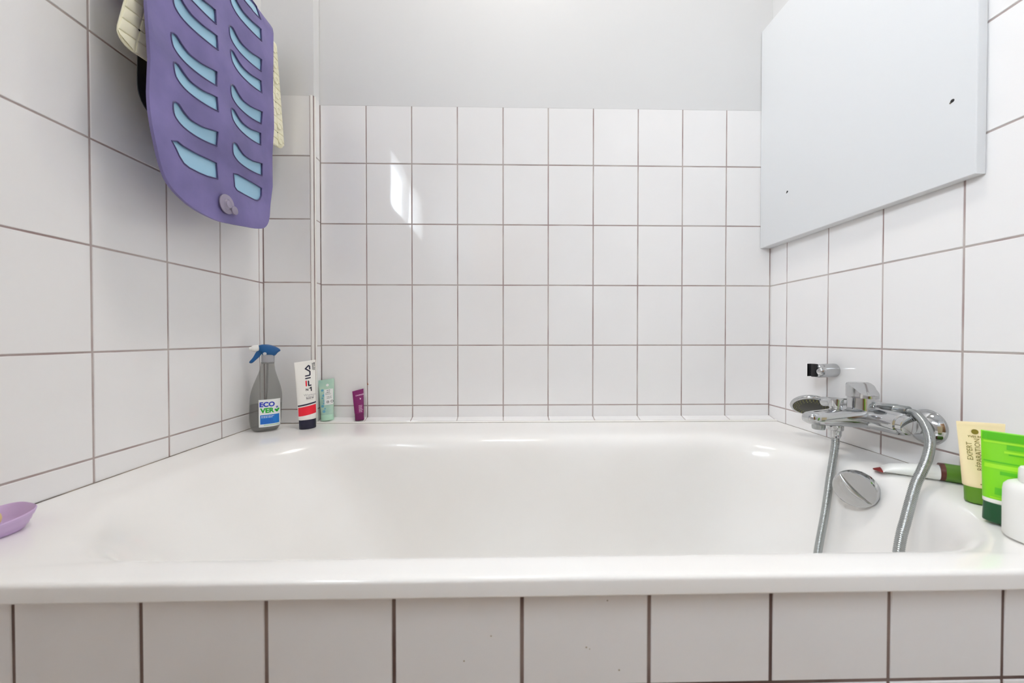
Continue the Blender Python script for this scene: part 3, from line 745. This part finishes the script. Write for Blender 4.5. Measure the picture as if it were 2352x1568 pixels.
# spray head
hx = .0075
bm = bmesh.new()
prof = [(.198, .0158)]
for k in range(9): prof += [(.2005 + k * .0024, .0168 if k % 2 else .0160)]
prof += [(.2215, .0166), (.2235, .0158), (.2245, .012)]
lathe(bm, (hx, 0, 0), (0, 0, 1), prof, 36)
fin(bm, 'collar', tinted('clear_grey_collar', (.8, .8, .82, 1), lin(196, 196, 200), 0.55), t, world=False, angle=60)
hb = mat('blue_trigger_plastic', lin(6, 82, 140), 0.35)
def extr(poly, y, inset=.002):
    bm = bmesh.new()
    cxx = sum(p[0] for p in poly) / len(poly); czz = sum(p[1] for p in poly) / len(poly)
    sh = lambda k: [(lerp(x, cxx, k), lerp(z, czz, k)) for x, z in poly]
    rings(bm, [[(x, yy, z) for x, z in sh(k)] for yy, k in ((-y, .22), (-y * .82, .08), (-y * .5, .0), (y * .5, .0), (y * .82, .08), (y, .22))])
    return bm
poly = [(p.x, p.z) for p in catmull([(-.0150, 0, .2520), (-.006, 0, .2545), (.010, 0, .2535), (.025, 0, .2485), (.036, 0, .2410), (.0385, 0, .2350), (.033, 0, .2310), (.0265, 0, .2225), (.022, 0, .2205), (.008, 0, .2205), (-.006, 0, .2225), (-.0085, 0, .2310), (-.0150, 0, .2370)], .003)]
hd2 = fin(extr(poly, .0125), 'spray_head', hb, t, world=False, angle=50)
poly = [(p.x, p.z) for p in catmull([(-.0130, 0, .2400), (-.0210, 0, .2330), (-.0290, 0, .2170), (-.0375, 0, .2050), (-.0370, 0, .2010), (-.0310, 0, .2005), (-.0230, 0, .2080), (-.0120, 0, .2200), (-.0050, 0, .2330)], .003)]
fin(extr(poly, .0065), 'trigger', hb, hd2, world=False, angle=50)
bm = bmesh.new(); lathe(bm, (-.0135, 0, .2445), (-1, 0, -.12), [(0, .0085), (.001, .0098), (.012, .0098), (.017, .0080), (.0185, .0060), (.0240, .0050), (.0245, .003)], 28)
fin(bm, 'nozzle', M['whiteplastic'], hd2, world=False)
bm = bmesh.new(); lathe(bm, (.0000, -.0110, .2270), (0, -1, 0), [(0, .0048), (.002, .0046), (.0030, .003)], 20)
fin(bm, 'pivot_pin', mat('clear_grey_pin', lin(190, 192, 196), 0.3), hd2, world=False)

# ------------------------------------------------------------------ soap dish and soap
lil = mat('lilac_plastic', lin(200, 174, 212), 0.4)
ang = math.radians(74)
t = thing('soap_dish', 'lilac ribbed soap dish on the left front corner of the rim', 'soap dish', (-0.7300, 0.4840, RZ), (0, 0, ang))
def dish_loop(a, b, z, zl=0.0, n=64):
    lp = []
    for i in range(n):
        th = 2 * PI * i / n; c, s = math.cos(th), math.sin(th)
        x = a * math.copysign(abs(c) ** .62, c); y = b * math.copysign(abs(s) ** .62, s)
        lp.append((x, y, z + zl * max(0, x / a) ** 2))
    return lp
bm = bmesh.new()
prof = [(.066, .034, .0, 0), (.0685, .0365, .002, .0006), (.0690, .0370, .0045, .001), (.0715, .0395, .0060, .0015), (.0722, .0402, .0090, .002), (.0740, .0420, .0105, .003), (.0748, .0428, .0140, .004), (.0770, .0445, .0155, .005), (.0790, .0460, .0205, .007), (.0780, .0450, .0215, .007), (.0755, .0425, .0190, .006), (.0700, .0370, .0085, .002), (.0640, .0320, .0060, .0)]
rings(bm, [dish_loop(p[0] * .885, p[1] * .95, p[2], p[3]) for p in prof])
fin(bm, 'dish', lil, t, world=False, angle=50)
bm = bmesh.new()
for k in range(-2, 3): sweep(bm, [(-.047, k * .0105, .0068), (.047, k * .0105, .0068)], .0022, 8)
fin(bm, 'drain_ribs', lil, t, world=False)
t2 = thing('soap_bar', 'pale yellow soap bar lying in the lilac dish', 'soap', (-0.7330, 0.4840, RZ + .0092), (0, 0, ang))
bm = bmesh.new()
for z, s in (): pass
L3 = []
for k in range(9):
    a = -PI / 2 + k / 8 * PI; r = .62 + .38 * math.cos(a) ** .6 if abs(math.cos(a)) > 1e-6 else .62
    L3.append([(x, y, .0125 + .0125 * math.sin(a)) for x, y, _ in dish_loop(.042 * r, .027 * r, 0, 0, 40)])
rings(bm, L3)
fin(bm, 'soap_block', mat('pale_yellow_soap', lin(236, 214, 148), 0.45, Subsurface_Weight=0.1), t2, world=False, angle=70)

# ------------------------------------------------------------------ mats over a rail on the left wall
RC = (-0.7000, 0.8740)           # rail centre x, z
t = thing('towel_rail', 'chrome wall rail behind and under the hanging bath mats', 'rail', (-0.74, 0.80, RC[1]))
bm = bmesh.new(); sweep(bm, [(RC[0], 0.56, RC[1]), (RC[0], 1.085, RC[1])], .0065, 16)
fin(bm, 'bar', M['chrome'], t)
for yb in (0.58, 1.02):
    wxl = -0.77024 + 0.0198 * (yb - 1)
    bm = bmesh.new(); sweep(bm, [(RC[0], yb, RC[1]), (wxl + .002, yb, RC[1])], .006, 14)
    lathe(bm, (wxl, yb, RC[1]), (1, 0, 0), [(0, .019), (.004, .019), (.007, .014)], 24)
    fin(bm, 'post', M['chrome'], t)
def drape(R, zc=RC[1], xc=RC[0]):
    """(s measured as height on the front layer) -> position and outward normal after bending over the rail."""
    def f(y, z, d):
        if z <= zc: return Vector((xc + R + d, y, z))
        a = (z - zc) / R
        if a <= PI: return Vector((xc + (R + d) * math.cos(a), y, zc + (R + d) * math.sin(a)))
        return Vector((xc - R - d, y, zc - (z - zc - PI * R)))
    return f
def smoothloop(P, step=.006, closed=True):
    Q = [Vector((a, b, 0)) for a, b in P]
    return [(p.x, p.y) for p in catmull(Q, step)]
def inside(p, poly):
    c = False; j = len(poly) - 1
    for i in range(len(poly)):
        if (poly[i][1] > p[1]) != (poly[j][1] > p[1]) and p[0] < (poly[j][0] - poly[i][0]) * (p[1] - poly[i][1]) / (poly[j][1] - poly[i][1]) + poly[i][0]: c = not c
        j = i
    return c
def sheet(outline, holes, step):
    """constrained triangulation of an outline with holes, grid points inside."""
    V, E = [], []
    for lp in [outline] + holes:
        b = len(V); V += [Vector(p) for p in lp]; E += [(b + i, b + (i + 1) % len(lp)) for i in range(len(lp))]
    xs = [p[0] for p in outline]; ys = [p[1] for p in outline]
    y = min(ys) + step
    while y < max(ys):
        x = min(xs) + step
        while x < max(xs):
            if inside((x, y), outline) and not any(inside((x, y), h) for h in holes): V.append(Vector((x, y)))
            x += step
        y += step
    v, e, f, *_ = geometry.delaunay_2d_cdt(V, E, [], 0, 1e-6)
    tr_ = []
    for q in f:
        c = sum((v[i] for i in q), Vector((0, 0))) / len(q)
        if inside(c, outline) and not any(inside(c, h) for h in holes): tr_.append(tuple(q))
    return [(p.x, p.y) for p in v], tr_
def thick(bm, vf, fmap, t0, t1, mi=0):
    used = sorted({i for q in vf[1] for i in q}); A_, B_ = {}, {}
    for i in used:
        A_[i] = bm.verts.new(fmap(vf[0][i][0], vf[0][i][1], t1)); B_[i] = bm.verts.new(fmap(vf[0][i][0], vf[0][i][1], t0))
    cnt = {}
    for q in vf[1]:
        bm.faces.new([A_[i] for i in q]).material_index = mi; bm.faces.new([B_[i] for i in q[::-1]]).material_index = mi
        for a, b in zip(q, q[1:] + q[:1]): cnt.setdefault(frozenset((a, b)), []).append((a, b))
    for k, v in cnt.items():
        if len(v) == 1:
            a, b = v[0]; bm.faces.new((A_[b], A_[a], B_[a], B_[b])).material_index = mi
def poly_off(P, d):
    n = len(P); out = []
    ar = sum(P[i][0] * P[(i + 1) % n][1] - P[(i + 1) % n][0] * P[i][1] for i in range(n))
    sg = 1 if ar > 0 else -1
    for i in range(n):
        a, b, c = Vector(P[i - 1]), Vector(P[i]), Vector(P[(i + 1) % n])
        t_ = (c - a).normalized(); out.append((b.x - sg * t_.y * d * -1 * -1, b.y + sg * t_.x * d))
    return out
SLOT = [(0, 0), (-.025, -.0050), (-.053, -.0078), (-.078, -.0075), (-.0925, -.0045), (-.1030, .0010), (-.1085, .0090), (-.1100, .0290), (-.0985, .0340), (-.0870, .0268), (-.0710, .0200), (-.0530, .0200), (-.0360, .0222), (-.0150, .0285), (0, .0325)]
LASTL = [(0, 0), (-.030, -.0075), (-.055, -.0105), (-.080, -.0115), (-.0935, -.0085), (-.1035, .001), (-.1105, .012), (-.1190, .0232), (-.1050, .0300), (-.0910, .0275), (-.0540, .0300), (-.025, .0340), (0, .0362)]
LASTR = [(.001, .0020), (-.006, -.0090), (-.0170, -.0165), (-.030, -.0195), (-.0690, -.0215), (-.0950, -.0210), (-.1020, -.0150), (-.1040, .0165), (-.090, .0205), (-.040, .0232), (.001, .0240)]
lz = [.4425, .5215, .5800, .6620, .7210, .8030, .8620]
rz = [.4430, .5260, .5835, .6670, .7250, .8070, .8660]
zq = lambda p: [(x, z) for x, z in p]
holes = [[(.8515 + x, .3670 + z) for x, z in LASTL], [(1.0040, .3850) and (1.0040 + x, .3850 + z) for x, z in LASTR]]
SM = lambda P: smoothloop(P, .006)
for z in lz: holes.append([(.8512 + x, z + zz) for x, zz in SM(SLOT)])
for z in rz: holes.append([(1.0040 + x, z + zz) for x, zz in SM(SLOT)])
HT = 0.874 + PI * 0.034 + 0.20     # end of the back layer, measured along the sheet
ol_ = smoothloop([(.6920, .4600), (.6930, .4150), (.6975, .3800), (.7090, .3400), (.7280, .3060), (.7600, .2850), (.8000, .2740), (.8547, .2715), (.9000, .2770), (.9400, .2835), (.9750, .2895), (1.0049, .2995), (1.0260, .3180), (1.0390, .3450), (1.0450, .3850), (1.0480, .4300)], .008) + [(1.0500, .52), (1.0520, .60), (1.0560, .70), (1.0575, .80), (1.0580, .874)] + [(1.0580, .874 + k * .011) for k in range(1, 11)] + [(1.058, HT), (.692, HT)] + [(.692, .874 + k * .011) for k in range(10, -1, -1)] + [(.6912, .75), (.6910, .62), (.6912, .52)]
fm0 = drape(0.0300)
def fmP(y, z, d):   # slight buckling of the rubber
    p = fm0(y, z, d)
    if z < .86:
        p.x += .0022 * math.sin(z * 38 + y * 9) * min(1, (.86 - z) * 6) + .0016 * math.sin(y * 31 + z * 11)
    return p
t = thing('lilac_bath_mat', 'lilac rubber bath mat with pale blue slots hanging foremost on the left wall', 'bath mat', (-0.67, 0.875, 0.2715))
bm = bmesh.new()
thick(bm, sheet(ol_, holes, .011), fmP, 0, .0062)
M['lilac_rubber'] = bump(vary(mat('lilac_rubber', lin(110, 102, 152), 0.42), lin(100, 93, 139), lin(121, 111, 164), 9, 5), 30, 0.4, 0.0012, 4)
bmesh.ops.bevel(bm, geom=[], offset=.001)
matbody = fin(bm, 'mat_body', M['lilac_rubber'], t, angle=50)
M['rim'] = mat('slot_shade_violet', lin(66, 60, 108), 0.4)  # dark ring colour paints the shade around each mat slot
M['insert'] = mat('pale_blue_gel', lin(150, 192, 216), 0.22, Subsurface_Weight=0.0)
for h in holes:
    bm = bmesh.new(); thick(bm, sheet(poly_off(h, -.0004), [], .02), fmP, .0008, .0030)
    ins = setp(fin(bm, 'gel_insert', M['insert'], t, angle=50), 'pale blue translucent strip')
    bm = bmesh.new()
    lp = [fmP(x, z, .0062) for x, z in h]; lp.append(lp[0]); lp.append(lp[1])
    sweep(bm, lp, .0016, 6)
    fin(bm, 'slot_shade_ring', M['rim'], ins)
bm = bmesh.new()
cl = tinted('clear_suction_cup', (.92, .90, .93, 1), lin(168, 160, 180), 0.7, .15)
lathe(bm, fmP(.872, .316, .009), (1, 0, 0), [(0, .0225), (.002, .0225), (.003, .019), (.0025, .013), (.0045, .010), (.0075, .0085), (.008, .005)], 32)
lathe(bm, fmP(.892, .308, .010), (1, 0, 0), [(0, .010), (.004, .0098), (.005, .007)], 24)
fin(bm, 'suction_cup', cl, t)

# cream shower mat with raised squares
t = thing('cream_shower_mat', 'cream shower mat of small squares hanging behind the lilac mat', 'bath mat', (-0.69, 0.90, 0.53))
fmC = drape(0.0135)
def cmap(u, z, d):          # u 0..1 across; edges flare outwards going down
    dz = max(0, RC[1] - z)
    yl = .7300 - .200 * dz; yr = 1.1065 + .120 * dz
    y = lerp(yl, yr, u)
    p = fmC(y, z, d)
    lo = max(0, (.88 - z))
    p.x -= .010 * lo / .35 * max(0, 1 - u * 2.2)
    return p
def zbot(u): return .530 + .048 * u
nu, nz = 15, 14
bm = bmesh.new()
out_b = []
def cpt(u, k): # k 0..1 from bottom to the rail
    return zbot(u)
cell = 1 / nu
zrows = lambda u: [lerp(zbot(u), RC[1], k / nz) for k in range(nz + 1)]
# backing sheet
VB = {}
KK = nz + 8 + 5
def zz(u, k):
    if k <= nz: return lerp(zbot(u), RC[1], k / nz)
    if k <= nz + 8: return RC[1] + PI * .0135 * (k - nz) / 8
    return RC[1] + PI * .0135 + (k - nz - 8) * .05
def rounded(u, k, z):
    # round off the lower corners
    e = min(u, 1 - u) * .44; r = .030
    if e < r: z = max(z, zbot(u) + r - math.sqrt(max(0, r * r - (r - e) ** 2)))
    return z
US = [0, .003, .008, .015, .024, .036, .05] + [cell * i for i in range(1, nu)] + [.95, .964, .976, .985, .992, .997, 1]
US = sorted(set(round(x, 4) for x in US))
for s in (0, 1):
    for i, u in enumerate(US):
        for k in range(KK + 1):
            VB[s, i, k] = bm.verts.new(cmap(u, rounded(u, k, zz(u, k)), (-.0010 if s == 0 else .0012)))
for i in range(len(US) - 1):
    for k in range(KK):
        for s in (0, 1):
            q = [VB[s, i, k], VB[s, i + 1, k], VB[s, i + 1, k + 1], VB[s, i, k + 1]]
            bm.faces.new(q if s else q[::-1])
for i in range(len(US) - 1):
    for k in (0, KK): bm.faces.new((VB[0, i, k], VB[0, i + 1, k], VB[1, i + 1, k], VB[1, i, k]))
for k in range(KK):
    for i in (0, len(US) - 1): bm.faces.new((VB[0, i, k], VB[0, i, k + 1], VB[1, i, k + 1], VB[1, i, k]))
# raised pads
for i in range(nu):
    for k in range(nz):
        u0, u1 = cell * i, cell * (i + 1)
        g, b_ = .045 * cell, .13 * cell
        def ring_(m_, d):
            return [bm.verts.new(cmap(u, rounded(u, 0, lerp(zz(u, k), zz(u, k + 1), v)) , d)) for u, v in ((u0 + m_, m_ / cell), (u1 - m_, m_ / cell), (u1 - m_, 1 - m_ / cell), (u0 + m_, 1 - m_ / cell))]
        a, b, c = ring_(g, .001), ring_(g * 1.2, .0026), ring_(b_, .0034)
        for p, q in ((a, b), (b, c)):
            for j in range(4): bm.faces.new((p[j], p[(j + 1) % 4], q[(j + 1) % 4], q[j]))
        bm.faces.new(c)
M['cream_rubber'] = vary(mat('cream_rubber', lin(236, 232, 206), 0.5), lin(230, 226, 198), lin(240, 236, 212), 12)
cm = fin(bm, 'mat_body', M['cream_rubber'], t, angle=25)
for k in range(1, nz, 2):
    u = 1 - cell * 1.0
    z = lerp(zbot(u), RC[1], k / nz)
    bm = bmesh.new(); lathe(bm, cmap(u + .015, z, .0030), (1, 0, 0), [(0, .0098), (.0020, .0096), (.0028, .0078), (.0016, .0068), (.0016, .001)], 24)
    fin(bm, 'cup_base', M['cream_rubber'], t)
for k, i in ((2, 1), (5, 1), (8, 1), (2, nu - 1), (6, nu - 1), (10, nu - 1)):
    bm = bmesh.new(); u = cell * i; lathe(bm, cmap(u, lerp(zbot(u), RC[1], k / nz), .0012), (1, 0, 0), [(0, .0016), (.0012, .0015)], 8)
    fin(bm, 'drain_hole', M['black'], t)

# black mat, only its lower left edge shows
t = thing('black_mat', 'black mat with only a sliver showing beside the lilac mat below the cream one', 'bath mat', (-0.71, 0.90, 0.42))
ob = smoothloop([(.7205, .60), (.7200, .5400), (.7190, .5000), (.7220, .4750), (.7330, .4560), (.7550, .4430), (.79, .4350)], .008) + [(.95, .435)] + [(.95, .7), (.95, .874)] + [(.95, .874 + .004 * k) for k in range(1, 7)] + [(.95, .93), (.728, .93)] + [(.728, .874 + .004 * k) for k in range(6, -1, -1)] + [(.724, .7)]
def fmK(y, z, d):
    R_ = .0085
    if z <= RC[1]: return Vector((RC[0] - R_ - .004 - d, y, z))
    a = (z - RC[1]) / R_
    if a <= PI: return Vector((RC[0] - (R_ + d) * math.cos(a) - .004 * max(0, math.cos(a)), y, RC[1] + (R_ + d) * math.sin(a)))
    return Vector((RC[0] + R_ + d, y, RC[1] - (z - RC[1] - PI * R_)))
bm = bmesh.new(); thick(bm, sheet(ob, [], .02), fmK, 0, .0016)
fin(bm, 'mat_body', M['black'], t, angle=50)

# ------------------------------------------------------------------ lift everything to the floor level
for o in S.objects:
    if o.parent is None: o.location.z += Z0
